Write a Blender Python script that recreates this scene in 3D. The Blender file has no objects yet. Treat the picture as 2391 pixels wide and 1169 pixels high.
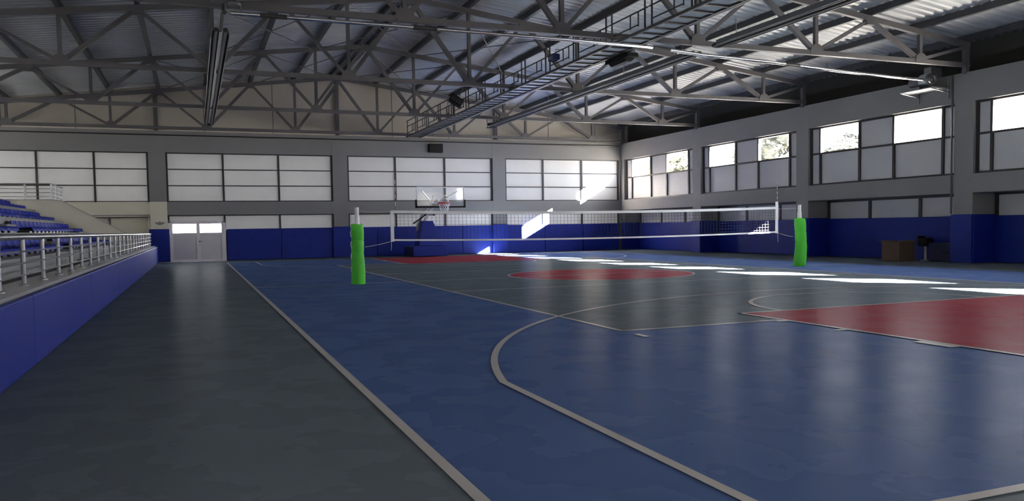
import bpy, bmesh, math, random
from mathutils import Vector, Matrix
random.seed(7)
sc = bpy.context.scene
COL = sc.collection

# ------------------------------------------------------------------ camera
CX, CY, CZ, YAW, PITCH, ROLL, FPX, PY = -1.0645, -2.2682, 1.095, 0.3751, -0.0528, -0.016, 1874.357, 45.0
_f = Vector((math.sin(YAW)*math.cos(PITCH), math.cos(YAW)*math.cos(PITCH), math.sin(PITCH)))
_r = Vector((math.cos(YAW), -math.sin(YAW), 0)); _u = _r.cross(_f)
_r2 = _r*math.cos(ROLL)+_u*math.sin(ROLL); _u2 = -_r*math.sin(ROLL)+_u*math.cos(ROLL)
cd = bpy.data.cameras.new('camera'); cam = bpy.data.objects.new('camera', cd); COL.objects.link(cam)
cd.sensor_width = 36; cd.sensor_fit = 'HORIZONTAL'; cd.lens = FPX/2391*36; cd.shift_y = PY/2391; cd.clip_start = .05; cd.clip_end = 500
cam.matrix_world = Matrix(((_r2.x, _u2.x, -_f.x, CX), (_r2.y, _u2.y, -_f.y, CY), (_r2.z, _u2.z, -_f.z, CZ), (0, 0, 0, 1)))
sc.camera = cam
# ------------------------------------------------------------------ world, sun, exposure
w = bpy.data.worlds.new('sky'); sc.world = w; w.use_nodes = True
bg = w.node_tree.nodes['Background']; bg.inputs[0].default_value = (.92, .95, 1.0, 1); bg.inputs[1].default_value = 1.1
SUN = Vector((-.975, 1.0, -.533)).normalized()
sl = bpy.data.lights.new('sun', 'SUN'); sl.energy = 10.5; sl.angle = math.radians(.53); sl.color = (1, .93, .82)
so = bpy.data.objects.new('sun', sl); COL.objects.link(so); so.rotation_mode = 'QUATERNION'
so.rotation_quaternion = SUN.to_track_quat('-Z', 'Y'); so.location = (40, -40, 25)
vs = sc.view_settings; vs.view_transform = 'Standard'; vs.look = 'None'; vs.gamma = 1; vs.use_curve_mapping = False; vs.exposure = 5.65
cy = sc.cycles
cy.max_bounces = 9; cy.diffuse_bounces = 6; cy.glossy_bounces = 4; cy.transparent_max_bounces = 12; cy.sample_clamp_indirect = 4.0
cy.caustics_reflective = False; cy.caustics_refractive = False; cy.use_denoising = True

def portal(name, loc, sx, sy, direction):
    l = bpy.data.lights.new(name, 'AREA'); l.shape = 'RECTANGLE'; l.size = sx; l.size_y = sy; l.energy = 1; l.cycles.is_portal = True
    o = bpy.data.objects.new(name, l); COL.objects.link(o); o.location = loc
    o.rotation_mode = 'QUATERNION'; o.rotation_quaternion = Vector(direction).to_track_quat('-Z', 'Z')
    return o

# ------------------------------------------------------------------ materials
def mat(name, col, rough=.6, metal=0., var=.0, vscale=3., spec=.5, bump=0., bscale=40., coat=0.):
    m = bpy.data.materials.new(name); m.use_nodes = True; nt = m.node_tree; b = nt.nodes['Principled BSDF']
    b.inputs['Base Color'].default_value = (*col, 1); b.inputs['Roughness'].default_value = rough
    b.inputs['Metallic'].default_value = metal; b.inputs['Specular IOR Level'].default_value = spec
    if coat: b.inputs['Coat Weight'].default_value = coat; b.inputs['Coat Roughness'].default_value = .15
    tc = nt.nodes.new('ShaderNodeTexCoord')
    n = nt.nodes.new('ShaderNodeTexNoise'); n.inputs['Scale'].default_value = vscale; n.inputs['Detail'].default_value = 4
    nt.links.new(tc.outputs['Object'], n.inputs['Vector'])
    v = max(var, .04)
    r = nt.nodes.new('ShaderNodeValToRGB'); r.color_ramp.elements[0].position = .2; r.color_ramp.elements[1].position = .8
    r.color_ramp.elements[0].color = tuple(c*(1-v) for c in col)+(1,); r.color_ramp.elements[1].color = tuple(min(1, c*(1+v)) for c in col)+(1,)
    nt.links.new(n.outputs[0], r.inputs[0]); nt.links.new(r.outputs[0], b.inputs['Base Color'])
    if bump:
        n2 = nt.nodes.new('ShaderNodeTexNoise'); n2.inputs['Scale'].default_value = bscale
        nt.links.new(tc.outputs['Object'], n2.inputs['Vector'])
        bp = nt.nodes.new('ShaderNodeBump'); bp.inputs['Strength'].default_value = bump; bp.inputs['Distance'].default_value = .01
        nt.links.new(n2.outputs[0], bp.inputs['Height']); nt.links.new(bp.outputs[0], b.inputs['Normal'])
    return m

def ribbed(name, col, rough, axis, freq, trans=0.):
    """fine vertical ribs of multiwall cladding sheets, as bump"""
    m = mat(name, col, rough, var=.05, vscale=1.3); nt = m.node_tree; b = nt.nodes['Principled BSDF']
    tc = nt.nodes.new('ShaderNodeTexCoord'); wv = nt.nodes.new('ShaderNodeTexWave')
    wv.bands_direction = axis; wv.inputs['Scale'].default_value = freq
    nt.links.new(tc.outputs['Object'], wv.inputs['Vector'])
    bp = nt.nodes.new('ShaderNodeBump'); bp.inputs['Strength'].default_value = .25; bp.inputs['Distance'].default_value = .004
    nt.links.new(wv.outputs[1], bp.inputs['Height']); nt.links.new(bp.outputs[0], b.inputs['Normal'])
    return m

def sheet_mat(name, col, axis, freq, trans):
    """ribbed translucent daylight sheet: part diffuse, part light coming through from outside"""
    m = ribbed(name, col, .45, axis, freq); nt = m.node_tree; b = nt.nodes['Principled BSDF']; o = nt.nodes['Material Output']
    t = nt.nodes.new('ShaderNodeBsdfTranslucent'); t.inputs[0].default_value = (.92, .90, .86, 1)
    mx = nt.nodes.new('ShaderNodeMixShader'); mx.inputs[0].default_value = trans
    nt.links.new(b.outputs[0], mx.inputs[1]); nt.links.new(t.outputs[0], mx.inputs[2]); nt.links.new(mx.outputs[0], o.inputs[0])
    return m

def floor_mat(name, col, rough=.26, gloss=.026):
    """satin sports flooring: diffuse with a weak, slightly uneven sheen"""
    m = mat(name, col, .9, var=.0, vscale=.4); nt = m.node_tree; b = nt.nodes['Principled BSDF']; out = nt.nodes['Material Output']
    src = b.inputs['Base Color'].links[0].from_socket; nt.nodes.remove(b)
    df = nt.nodes.new('ShaderNodeBsdfDiffuse'); gl = nt.nodes.new('ShaderNodeBsdfGlossy'); mx = nt.nodes.new('ShaderNodeMixShader')
    nt.links.new(src, df.inputs[0]); mx.inputs[0].default_value = gloss
    tc = nt.nodes.new('ShaderNodeTexCoord')
    n = nt.nodes.new('ShaderNodeTexNoise'); n.inputs['Scale'].default_value = 1.7; n.inputs['Detail'].default_value = 6
    nt.links.new(tc.outputs['Object'], n.inputs['Vector'])
    mr = nt.nodes.new('ShaderNodeMapRange'); mr.inputs[3].default_value = rough-.06; mr.inputs[4].default_value = rough+.09
    nt.links.new(n.outputs[0], mr.inputs[0]); nt.links.new(mr.outputs[0], gl.inputs['Roughness'])
    n2 = nt.nodes.new('ShaderNodeTexNoise'); n2.inputs['Scale'].default_value = 2.2
    nt.links.new(tc.outputs['Object'], n2.inputs['Vector'])
    bp = nt.nodes.new('ShaderNodeBump'); bp.inputs['Strength'].default_value = .06; bp.inputs['Distance'].default_value = .02
    nt.links.new(n2.outputs[0], bp.inputs['Height']); nt.links.new(bp.outputs[0], gl.inputs['Normal'])
    nt.links.new(df.outputs[0], mx.inputs[1]); nt.links.new(gl.outputs[0], mx.inputs[2]); nt.links.new(mx.outputs[0], out.inputs[0])
    return m

def glass_mat(name, tint=(1, 1, 1), gloss=.08):
    m = bpy.data.materials.new(name); m.use_nodes = True; nt = m.node_tree; nt.nodes.clear()
    o = nt.nodes.new('ShaderNodeOutputMaterial'); t = nt.nodes.new('ShaderNodeBsdfTransparent'); g = nt.nodes.new('ShaderNodeBsdfGlossy')
    t.inputs[0].default_value = (*tint, 1); g.inputs['Roughness'].default_value = .05
    mx = nt.nodes.new('ShaderNodeMixShader'); mx.inputs[0].default_value = gloss
    nt.links.new(t.outputs[0], mx.inputs[1]); nt.links.new(g.outputs[0], mx.inputs[2]); nt.links.new(mx.outputs[0], o.inputs[0])
    return m

M = dict(
 floor=floor_mat('floor_grey', (.138, .168, .198)), blue=floor_mat('floor_blue', (.088, .142, .315)), red=floor_mat('floor_red', (.33, .060, .080)),
 line=floor_mat('line_white', (.50, .48, .47), .2, .05),
 wall=mat('wall_grey_paint', (.22, .215, .215), .7, var=.07, vscale=.8), beige=mat('wall_beige_paint', (.72, .68, .55), .7, var=.05, vscale=.8),
 gable=mat('gable_sheet', (.52, .475, .41), .6, var=.06, vscale=.6), dark=mat('eaves_shade', (.035, .033, .028), .8),
 panel=sheet_mat('cladding_sheet_far', (.60, .585, .575), 'X', 12., .0035), fill_panel_n=sheet_mat('fill_sheet_near', (.60, .585, .575), 'X', 12., .026), fill_panel_l=sheet_mat('fill_sheet_left', (.60, .585, .575), 'Y', 12., .075),  # near and left sheets pass more light, added as fill
 panel_r=ribbed('cladding_sheet_right', (.50, .50, .51), .45, 'Y', 12.),
 frame=mat('frame_dark', (.028, .024, .026), .45), pad=mat('pad_blue_vinyl', (.006, .020, .23), .5, var=.08, spec=.25, bump=.05, bscale=15),
 steel=mat('steel_grey_paint', (.122, .116, .122), .5, spec=.3, var=.12, vscale=2.5), purlin=mat('purlin_dark', (.05, .052, .057), .5, var=.1),
 roof=mat('roof_galvanised', (.43, .445, .47), .45, metal=.12, var=.14, vscale=.35),
 galv=mat('galvanised', (.42, .43, .44), .33, metal=.85, var=.08), stain=mat('stainless', (.33, .33, .35), .3, metal=.85), white=mat('white_paint', (.78, .78, .78), .4),
 doorw=mat('door_white', (.74, .70, .72), .45), doorp=mat('door_panel', (.60, .57, .61), .5),
 green=mat('pad_green_vinyl', (.085, .56, .045), .5, spec=.3, var=.1, bump=.1, bscale=9), black=mat('black_plastic', (.008, .008, .010), .6, spec=.2),
 tape=mat('white_tape', (.85, .85, .86), .6), cord=mat('net_cord', (.03, .03, .035), .7), rope=mat('white_rope', (.6, .6, .6), .7),
 redp=mat('red_paint', (.55, .05, .03), .4), seat=mat('seat_blue', (.012, .026, .33), .5, var=.08, spec=.25), conc=mat('concrete_grey', (.27, .27, .265), .8, var=.1, bump=.1),
 ledge=mat('ledge_stone', (.34, .33, .33), .35, var=.06), brown=mat('cardboard', (.115, .075, .052), .85, var=.07), navy=mat('mat_navy', (.010, .014, .06), .55),
 glass=glass_mat('window_glass'), acrylic=glass_mat('clear_acrylic', (.93, .95, .96), .035), bluef=mat('lens_blue', (.03, .05, .2), .2),
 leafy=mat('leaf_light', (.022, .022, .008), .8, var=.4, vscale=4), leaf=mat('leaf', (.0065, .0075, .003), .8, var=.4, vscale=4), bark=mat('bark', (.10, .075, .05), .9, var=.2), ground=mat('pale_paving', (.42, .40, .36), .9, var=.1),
 soffit=mat('emblem_grey', (.26, .25, .23), .6), deck=mat('deck_plate', (.30, .33, .38), .4, metal=.4, var=.1), ashtray=mat('pale_leg', (.45, .45, .46), .5),
 pipe=mat('polished_pipe', (.66, .66, .67), .2, metal=.95), reflector=mat('heater_reflector', (.26, .27, .29), .38, metal=.6), darktube=mat('heater_tube', (.035, .033, .034), .5),
)

# ------------------------------------------------------------------ mesh helpers
class MB:
    def __init__(s): s.v = []; s.f = []
    def add(s, vs, fs):
        n = len(s.v); s.v += [tuple(v) for v in vs]; s.f += [tuple(n+i for i in f) for f in fs]; return s
    def box(s, x0, x1, y0, y1, z0, z1):
        return s.add([(x0, y0, z0), (x1, y0, z0), (x1, y1, z0), (x0, y1, z0), (x0, y0, z1), (x1, y0, z1), (x1, y1, z1), (x0, y1, z1)],
                     [(0, 3, 2, 1), (4, 5, 6, 7), (0, 1, 5, 4), (1, 2, 6, 5), (2, 3, 7, 6), (3, 0, 4, 7)])
    def bar(s, a, b, wd, hd, up=(0, 0, 1)):
        a = Vector(a); b = Vector(b); d = (b-a).normalized(); up = Vector(up)
        if abs(d.dot(up)) > .98: up = Vector((0, 1, 0))
        x = d.cross(up).normalized()*wd/2; y = x.cross(d).normalized()*hd/2
        vs = [p+i*x+j*y for p in (a, b) for i, j in ((-1, -1), (1, -1), (1, 1), (-1, 1))]
        return s.add(vs, [(3, 2, 1, 0), (4, 5, 6, 7), (0, 1, 5, 4), (1, 2, 6, 5), (2, 3, 7, 6), (3, 0, 4, 7)])
    def tube(s, pts, r, n=8, closed=False, caps=True):
        pts = [Vector(p) for p in pts]; m = len(pts); rings = []
        rs = r if isinstance(r, (list, tuple)) else [r]*m
        for i, p in enumerate(pts):
            if closed: d = pts[(i+1) % m]-pts[i-1]
            else: d = pts[min(i+1, m-1)]-pts[max(i-1, 0)]
            d.normalize(); up = Vector((0, 0, 1)) if abs(d.z) < .95 else Vector((1, 0, 0))
            x = d.cross(up).normalized(); y = x.cross(d)
            rings.append([p+(x*math.cos(2*math.pi*k/n)+y*math.sin(2*math.pi*k/n))*rs[i] for k in range(n)])
        b = len(s.v); s.v += [tuple(v) for rg in rings for v in rg]
        for i in range(m if closed else m-1):
            j = (i+1) % m
            for k in range(n):
                k2 = (k+1) % n; s.f.append((b+i*n+k, b+i*n+k2, b+j*n+k2, b+j*n+k))
        if caps and not closed:
            s.f.append(tuple(b+k for k in range(n))[::-1]); s.f.append(tuple(b+(m-1)*n+k for k in range(n)))
        return s
    def lathe(s, c, prof, n=24):
        b = len(s.v); m = len(prof)
        for r, z in prof:
            for k in range(n):
                a = 2*math.pi*k/n; s.v.append((c[0]+r*math.cos(a), c[1]+r*math.sin(a), c[2]+z))
        for i in range(m-1):
            for k in range(n):
                k2 = (k+1) % n; s.f.append((b+i*n+k, b+i*n+k2, b+(i+1)*n+k2, b+(i+1)*n+k))
        s.f.append(tuple(b+k for k in range(n))[::-1]); s.f.append(tuple(b+(m-1)*n+k for k in range(n)))
        return s
    def prism(s, poly, axis, a, b):
        """poly = 2D outline, extruded along axis from a to b"""
        def P(p, t): return {'x': (t, p[0], p[1]), 'y': (p[0], t, p[1]), 'z': (p[0], p[1], t)}[axis]
        n = len(poly)
        return s.add([P(p, a) for p in poly]+[P(p, b) for p in poly],
                     [tuple(range(n)), tuple(range(2*n-1, n-1, -1))]+[(i, n+i, n+(i+1) % n, (i+1) % n) for i in range(n)])
    def build(s, name, m, parent=None, smooth=False, bevel=0., origin=None, seg=2):
        o0 = Vector(origin) if origin else (parent.location if parent and not s_abs(parent) else Vector())
        me = bpy.data.meshes.new(name); me.from_pydata([Vector(v)-o0 for v in s.v], [], s.f)
        bm = bmesh.new(); bm.from_mesh(me); bmesh.ops.recalc_face_normals(bm, faces=bm.faces)
        if bevel: bmesh.ops.bevel(bm, geom=list(bm.edges), offset=bevel, segments=seg, affect='EDGES', profile=.5, clamp_overlap=True)
        bm.to_mesh(me); bm.free()
        if smooth:
            for p in me.polygons: p.use_smooth = True
            me.set_sharp_from_angle(angle=math.radians(40))
        me.materials.append(M[m] if isinstance(m, str) else m)
        o = bpy.data.objects.new(name, me); COL.objects.link(o)
        if parent: o.parent = parent
        if origin and not parent: o.location = o0
        return o
def s_abs(p): return False

def tag(o, label, cat, group=None):
    o['label'] = label; o['category'] = cat
    if group: o['group'] = group
    return o
def thing(name, label, cat, loc=(0, 0, 0), group=None):
    o = bpy.data.objects.new(name, None); COL.objects.link(o); o.location = loc; o.empty_display_size = .2
    return tag(o, label, cat, group)
def structure(name, loc=(0, 0, 0), label=None):
    o = bpy.data.objects.new(name, None); COL.objects.link(o); o.location = loc; o['kind'] = 'structure'
    if label: o['label'] = label
    return o
def smesh(o, label=None):
    o['kind'] = 'structure'
    if label: o['label'] = label
    return o
ORD = ['first', 'second', 'third', 'fourth', 'fifth', 'sixth', 'seventh', 'eighth', 'ninth', 'tenth', 'eleventh', 'twelfth', 'thirteenth', 'fourteenth', 'fifteenth',
       'sixteenth', 'seventeenth', 'eighteenth', 'nineteenth', 'twentieth', 'twenty-first', 'twenty-second', 'twenty-third', 'twenty-fourth', 'twenty-fifth']

# ------------------------------------------------------------------ key dimensions
XR, XL, YF, YN = 17.0, -9.3, 30.0, -4.85          # right, left, far, near wall faces
RX, RZ, SL = 4.28, 7.27, .122                     # ridge x, roof height at ridge, roof slope
def roofz(x): return RZ-SL*abs(x-RX)
RCOL = [24.03, 18.24, 12.46, 6.68, .88]           # right wall columns
BAYS = [26.92, 21.13, 15.35, 9.57, 3.78, -2.0]    # right wall bay centres
FCOL = [-8.85, -2.27, 4.36, 11.08]                # far wall columns

# ------------------------------------------------------------------ floor
fl = smesh(MB().box(-9.9, 18.4, -5.4, 30.7, -.2, 0).build('floor', 'floor'), 'grey sports hall floor with court markings')
LV = .0012
def flat(poly, lvl, name, m, label=None):
    b = MB(); z = LV*lvl
    b.add([(x, y, z) for x, y in poly], [tuple(range(len(poly)))])
    o = b.build(name, m, fl)
    if label: o['label'] = label
    return o
def arcp(cx, cy_, r, a0, a1, n=64): return [(cx+r*math.cos(a0+(a1-a0)*i/n), cy_+r*math.sin(a0+(a1-a0)*i/n)) for i in range(n+1)]
LW = .058
def strip(path, lvl=5, name='court_line', m='line', wd=LW):
    b = MB(); z = LV*lvl; L = []; R = []
    P = [Vector((p[0], p[1])) for p in path]
    for i, p in enumerate(P):
        d0 = (P[i]-P[i-1]).normalized() if i else (P[1]-P[0]).normalized()
        d1 = (P[i+1]-P[i]).normalized() if i < len(P)-1 else d0
        t = (d0+d1).normalized(); n = Vector((-t.y, t.x)); k = wd/2/max(.5, n.dot(Vector((-d1.y, d1.x))))
        L.append(p+n*k); R.append(p-n*k)
    n = len(P)
    b.add([(v.x, v.y, z) for v in L+R], [(i, i+1, n+i+1, n+i) for i in range(n-1)])
    return b.build(name, m, fl)
flat([(0, 0), (15, 0), (15, 28), (0, 28)], 1, 'court_area', 'blue', 'blue basketball court area')
flat([(3, 5), (12, 5), (12, 23), (3, 23)], 2, 'volleyball_area', 'floor', 'grey volleyball court area inside the blue')
flat([(5.05, 0), (9.95, 0), (9.95, 5.8), (5.05, 5.8)], 5, 'key_area', 'red', 'red key in front of the camera')
flat([(5.05, 22.2), (9.95, 22.2), (9.95, 28), (5.05, 28)], 5, 'key_area', 'red', 'red key under the hoop')
flat(arcp(7.5, 14, 2.06, 0, 2*math.pi, 72)[:-1], 5, 'centre_circle', 'red', 'red centre circle')
h = LW/2
strip([(0-h, 0), (0-h, 28)]); strip([(15+h, 0), (15+h, 28)]); strip([(-2*h, 0-h), (15+2*h, 0-h)]); strip([(-2*h, 28+h), (15+2*h, 28+h)])
strip([(0, 14), (15, 14)], 6); strip(arcp(7.5, 14, 2.06+h, 0, 2*math.pi, 96), 6)
for x in (3+h, 12-h): strip([(x, 5), (x, 23)], 4)
for y in (5+h, 23-h, 11, 17): strip([(3, y), (12, y)], 4)
a0 = math.acos(6.6/6.75)
strip([(.9+h, 0)]+[(.9+h, 1.575+6.75*math.sin(a0))]+arcp(7.5, 1.575, 6.75-h, math.pi-a0, a0, 96)[1:-1]+[(14.1-h, 1.575+6.75*math.sin(a0)), (14.1-h, 0)], 6)
strip([(.9+h, 28)]+[(.9+h, 26.425-6.75*math.sin(a0))]+arcp(7.5, 26.425, 6.75-h, math.pi+a0, 2*math.pi-a0, 96)[1:-1]+[(14.1-h, 26.425-6.75*math.sin(a0)), (14.1-h, 28)], 6)
for y0, y1, sg in ((0, 5.8, 1), (28, 22.2, -1)):
    strip([(5.05+h, y0), (5.05+h, y1), ], 7); strip([(9.95-h, y0), (9.95-h, y1)], 7); strip([(5.05, y1-sg*h), (9.95, y1-sg*h)], 7)
    strip(arcp(7.5, y1, 1.8-h, 0, sg*math.pi, 48), 6)
    for xs, sx in ((5.05, -1), (9.95, 1)):
        for ya, yb in ((2.72, 3.12), (4.0, 4.08), (4.88, 4.96)):
            x0, x1 = sorted((xs, xs+sx*.12)); q0, q1 = sorted((y0+sg*ya, y0+sg*yb))
            flat([(x0, q0), (x1, q0), (x1, q1), (x0, q1)], 6, 'lane_mark', 'line')
flat([(2.99, 4.52), (3.05, 4.52), (3.05, 4.74), (2.99, 4.74)], 6, 'service_mark', 'line')

# ------------------------------------------------------------------ right wall
wr = structure('wall_right', (XR, 0, 0), 'grey right wall with high windows between columns')
MB().box(XR, 17.5, YN, 30.3, 4.05, 4.78).build('top_beam', 'wall', wr)
MB().box(XR, 17.9, YN, 30.3, 1.78, 2.25).build('middle_beam', 'wall', wr)
MB().box(17.86, 18.05, -5.4, 30.7, 0, 1.80).build('lower_wall', 'wall', wr)
MB().box(17.60, 17.75, -5.4, 30.7, 4.78, roofz(17.7)+.1).build('eaves_shade_wall', 'dark', wr)  # dark colour stands in for the shade in the gap under the roof
MB().box(17.40, 17.62, -5.4, 30.7, 4.70, 4.79).build('eaves_ledge', 'dark', wr)
for y in RCOL+[29.9, -4.8]:
    MB().box(XR, 17.9, y-.27, y+.27, 0, 1.80).build('column', 'wall', wr)
    MB().box(XR-.002, 17.5, y-.27, y+.27, 1.78, 4.78).build('column', 'wall', wr)
XW = 17.13
for n, yc in enumerate(BAYS):
    w0, w1 = yc-2.62, yc+2.62
    if n == 0: w1 = yc+2.7
    wn = structure('window_%d' % (n+1), (XW, yc, 2.25), 'upper window band of the right wall, bay %s from the far corner' % ORD[n])
    fr = MB()
    t = .035
    for y in (w0+t, w1-t): fr.box(XW-.05, XW+.06, y-t, y+t, 2.25, 4.05)
    for y in (-2.2, -.62, .62, 2.2): fr.box(XW-.05, XW+.06, yc+y-t, yc+y+t, 2.25, 4.05)
    for z in (2.25+.025, 3.23, 4.05-.03): fr.box(XW-.045, XW+.055, w0, w1, z-.026, z+.026)
    fr.build('frame', 'frame', wn)
    cells = [(w0, -2.2+yc), (yc-2.2, yc-.62), (yc-.62, yc+.62), (yc+.62, yc+2.2), (yc+2.2, w1)]
    for i, (a, b) in enumerate(cells):
        MB().box(XW, XW+.03, a, b, 2.25, 3.23).build('cladding_panel', 'panel_r', wn)
        if i in (1, 3):
            g = MB(); g.add([(XW, a, 3.23), (XW, b, 3.23), (XW, b, 4.05), (XW, a, 4.05)], [(0, 1, 2, 3)]); g.build('glass_pane', 'glass', wn)
            portal('daylight_portal', (XW+.10, (a+b)/2, 3.64), b-a-.05, .80, (-1, 0, 0))
        else: MB().box(XW, XW+.03, a, b, 3.23, 4.05).build('cladding_panel', 'panel_r', wn)
    wl = structure('window_%d' % (n+11), (17.8, yc, 1.2), 'low panel band of the right wall, bay %s from the far corner' % ORD[n])
    fr = MB()
    for y in (w0+.04, yc-.9, yc+.9, w1-.04): fr.box(17.78, 17.86, y-.045, y+.045, 1.20, 1.78)
    fr.box(17.775, 17.86, w0, w1, 1.72, 1.79)
    fr.build('frame', 'frame', wl)
    for a, b in ((w0, yc-.9), (yc-.9, yc+.9), (yc+.9, w1)):
        MB().box(17.82, 17.85, a, b, 1.20, 1.78).build('cladding_panel', 'panel_r', wl)
MB().tube([(XR-.03, 12.77, 1.24), (XR-.03, 12.77, 4.76)], .025, 8)
tag(MB().tube([(XR-.03, 12.78, 1.26), (XR-.03, 12.78, 4.76)], .022, 8).build('conduit_pipe', 'purlin'), 'thin dark vertical pipe along the edge of the right wall column near the blower', 'pipe')

# wall pads on the right wall
names_bay = ['farthest bay, beside the corner', 'second bay from the far corner', 'bay behind the cardboard box', 'nearest visible bay', 'bay level with the near key', 'bay beside the camera']
for n, yc in enumerate(BAYS):
    tag(MB().box(17.74, 17.855, yc-2.615, yc+(2.6 if n else 2.63), .02, 1.20).build('wall_pad', 'pad', bevel=.012), 'recessed blue wall pad on the right wall, %s' % names_bay[n], 'wall pad', 'blue pads in the bays of the right wall')
for n, y in enumerate(RCOL):
    b = MB(); b.box(XR-.07, XR-.003, y-.30, y+.30, .02, 1.24); b.box(XR-.02, 17.73, y-.335, y-.273, .02, 1.235); b.box(XR-.02, 17.73, y+.273, y+.335, .02, 1.235)
    tag(b.build('column_pad', 'pad', bevel=.01), 'blue padding wrapped round the %s column of the right wall from the far corner' % ORD[n], 'column pad', 'blue pads around the right wall columns')

b = MB(); b.box(XR-.07, XR-.003, 29.60, 29.82, .02, 1.24); b.box(XR-.02, 17.73, 29.56, 29.625, .02, 1.235)
tag(b.build('column_pad', 'pad', bevel=.01), 'blue padding round the column in the far right corner', 'column pad', 'blue pads around the right wall columns')
# ------------------------------------------------------------------ far wall
wf = structure('wall_far', (0, YF, 0), 'grey far wall with pale panel bays')
YB = 29.90
MB().box(-9.9, 17.3, YB, 30.3, 4.04, 4.82).build('top_beam', 'wall', wf)
MB().box(-2.0, 17.3, YB, 30.3, 1.74, 2.23).build('middle_beam', 'wall', wf)
MB().box(-.02, 17.9, 30.06, 30.3, 0, 1.21).build('lower_wall', 'wall', wf)
MB().box(-2.0, 0, 30.06, 30.3, 1.46, 1.51).build('door_lintel', 'wall', wf)
for x in FCOL:
    MB().box(x-.29, x+.29, YB-.005, 30.3, 2.22 if x < 0 else 1.2, 4.82).build('column', 'wall', wf)
    if x < 0: MB().box(x-.29, x+.29, YB-.006, 30.3, 0, 2.235).build('column', 'beige', wf)
    else: MB().box(x-.29, x+.29, YB-.006, 30.3, 0, 1.25).build('column', 'wall', wf)
MB().box(16.90, 17.3, YB-.004, 30.3, 1.2, 4.82).build('column', 'wall', wf)
gp = MB(); gp.add([(-9.9, 30.34, 4.75), (18.2, 30.34, 4.75), (18.2, 30.34, roofz(18.2)+.1), (RX, 30.34, RZ+.1), (-9.9, 30.34, roofz(-9.9)+.1)], [(0, 1, 2, 3, 4)])
gp.build('gable', 'gable', wf)
gj = MB()
for x in (-7.2, -4.9, -.6, 1.9, 6.6, 9.0, 13.6, 15.9): gj.box(x-.012, x+.012, 30.325, 30.34, 4.8, roofz(x)-.05)
gj.build('gable_joints', 'steel', wf)
for x in (-2.27, 4.36, 11.08): MB().box(x-.07, x+.07, 30.2, 30.34, 4.8, roofz(x)-.1).build('gable_post', 'steel', wf)
# beige lower wall behind the stairs with a framed recess
MB().box(-9.9, -4.62, 29.97, 30.3, 0, 2.24).build('lower_wall_left', 'beige', wf); MB().box(-4.62, -2.55, 29.97, 30.3, 1.69, 2.24).build('lower_wall_left', 'beige', wf)
MB().box(-4.62, -2.55, 30.2, 30.3, 0, 1.69).build('recess_back', 'beige', wf)
tr = structure('trim_1', (-3.6, 29.96, 0), 'frame of the recess behind the stair parapet')
b = MB(); b.box(-4.66, -2.58, 29.94, 29.99, 1.67, 1.70); b.box(-4.7, -2.58, 29.93, 29.99, 1.74, 1.765); b.build('head_rail', 'steel', tr)
MB().box(-2.625, -2.585, 29.92, 29.99, 0, 1.68).build('jamb', 'doorw', tr); MB().box(-3.92, -3.88, 30.15, 30.19, 0, 1.66).build('mullion', 'steel', tr)
def sheet(x0, x1, y, z0, z1, par, m='panel'):
    return MB().add([(x0, y, z0), (x1, y, z0), (x1, y, z1), (x0, y, z1)], [(0, 1, 2, 3)]).build('cladding_panel', m, par)
FB = [(-8.56, -2.56, (-6.13, -4.33), 'left of the stair platform railing'), (-1.98, 4.07, (0., 2.02), 'above the double door'), (4.65, 10.79, (6.6, 8.69), 'behind the basketball hoop'), (11.37, 16.9, (13.16, 15.04), 'next to the far right corner')]
for n, (x0, x1, ms, wh) in enumerate(FB):
    wn = structure('window_%d' % (n+21), ((x0+x1)/2, YF, 2.23), 'pale panel bay of the far wall, '+wh)
    fr = MB()
    for x in (x0+.03, *ms, x1-.03): fr.box(x-.034, x+.034, YF-.03, YF+.05, 2.22, 4.05)
    for z in (2.25, 2.83, 3.43, 4.02): fr.box(x0, x1, YF-.025, YF+.05, z-.018, z+.018)
    fr.build('frame', 'frame', wn)
    e = (x0, *ms, x1)
    for i in range(3):
        for z0, z1 in ((2.23, 2.83), (2.83, 3.43), (3.43, 4.05)): sheet(e[i], e[i+1], YF+.02, z0, z1, wn)
    if n:
        wn = structure('window_%d' % (n+25), ((x0+x1)/2, YF, 1.2), 'low panel row of the far wall, '+wh)
        fr = MB()
        xs = (x0+.03, *ms, x1-.03)
        for x in xs: fr.box(x-.034, x+.034, YF-.03, YF+.05, (1.48 if (n == 1 and x < .0) else 1.2), 1.75)
        fr.box(x0, x1, YF-.03, YF+.05, 1.705, 1.745); fr.build('frame', 'frame', wn)
        for i in range(3):
            sheet(e[i], e[i+1], YF+.02, (1.5 if n == 1 and i == 0 else 1.2), 1.74, wn)
# far wall pads
FP = [(.06, 2.03), (2.05, 4.05), (4.67, 5.78), (5.80, 7.6), (7.62, 9.40), (9.42, 10.77), (11.39, 13.2), (13.22, 15.05), (15.07, 16.88)]
FPn = ['just right of the double door', 'second panel right of the double door', 'behind the left end of the net', 'left of the hoop base', 'behind the hoop base', 'right of the hoop base with a sunlit patch', 'first panel right of the column behind the net', 'second panel right of the column behind the net', 'beside the far right corner']
for (a, b), nn in zip(FP, FPn):
    tag(MB().box(a, b, YF-.055, YF+.055, .02, 1.20).build('wall_pad', 'pad', bevel=.012), 'blue wall pad on the far wall, '+nn, 'wall pad', 'blue pads along the far wall')
for x, nn in ((-2.27, 'left of the double door'), (4.36, 'behind the left green post'), (11.08, 'right of the hoop')):
    tag(MB().box(x-.34, x+.34, YB-.075, YB-.008, .02, 1.235).build('column_pad', 'pad', bevel=.012), 'blue pad on the far wall column '+nn, 'column pad', 'blue pads on the far wall columns')
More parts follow.
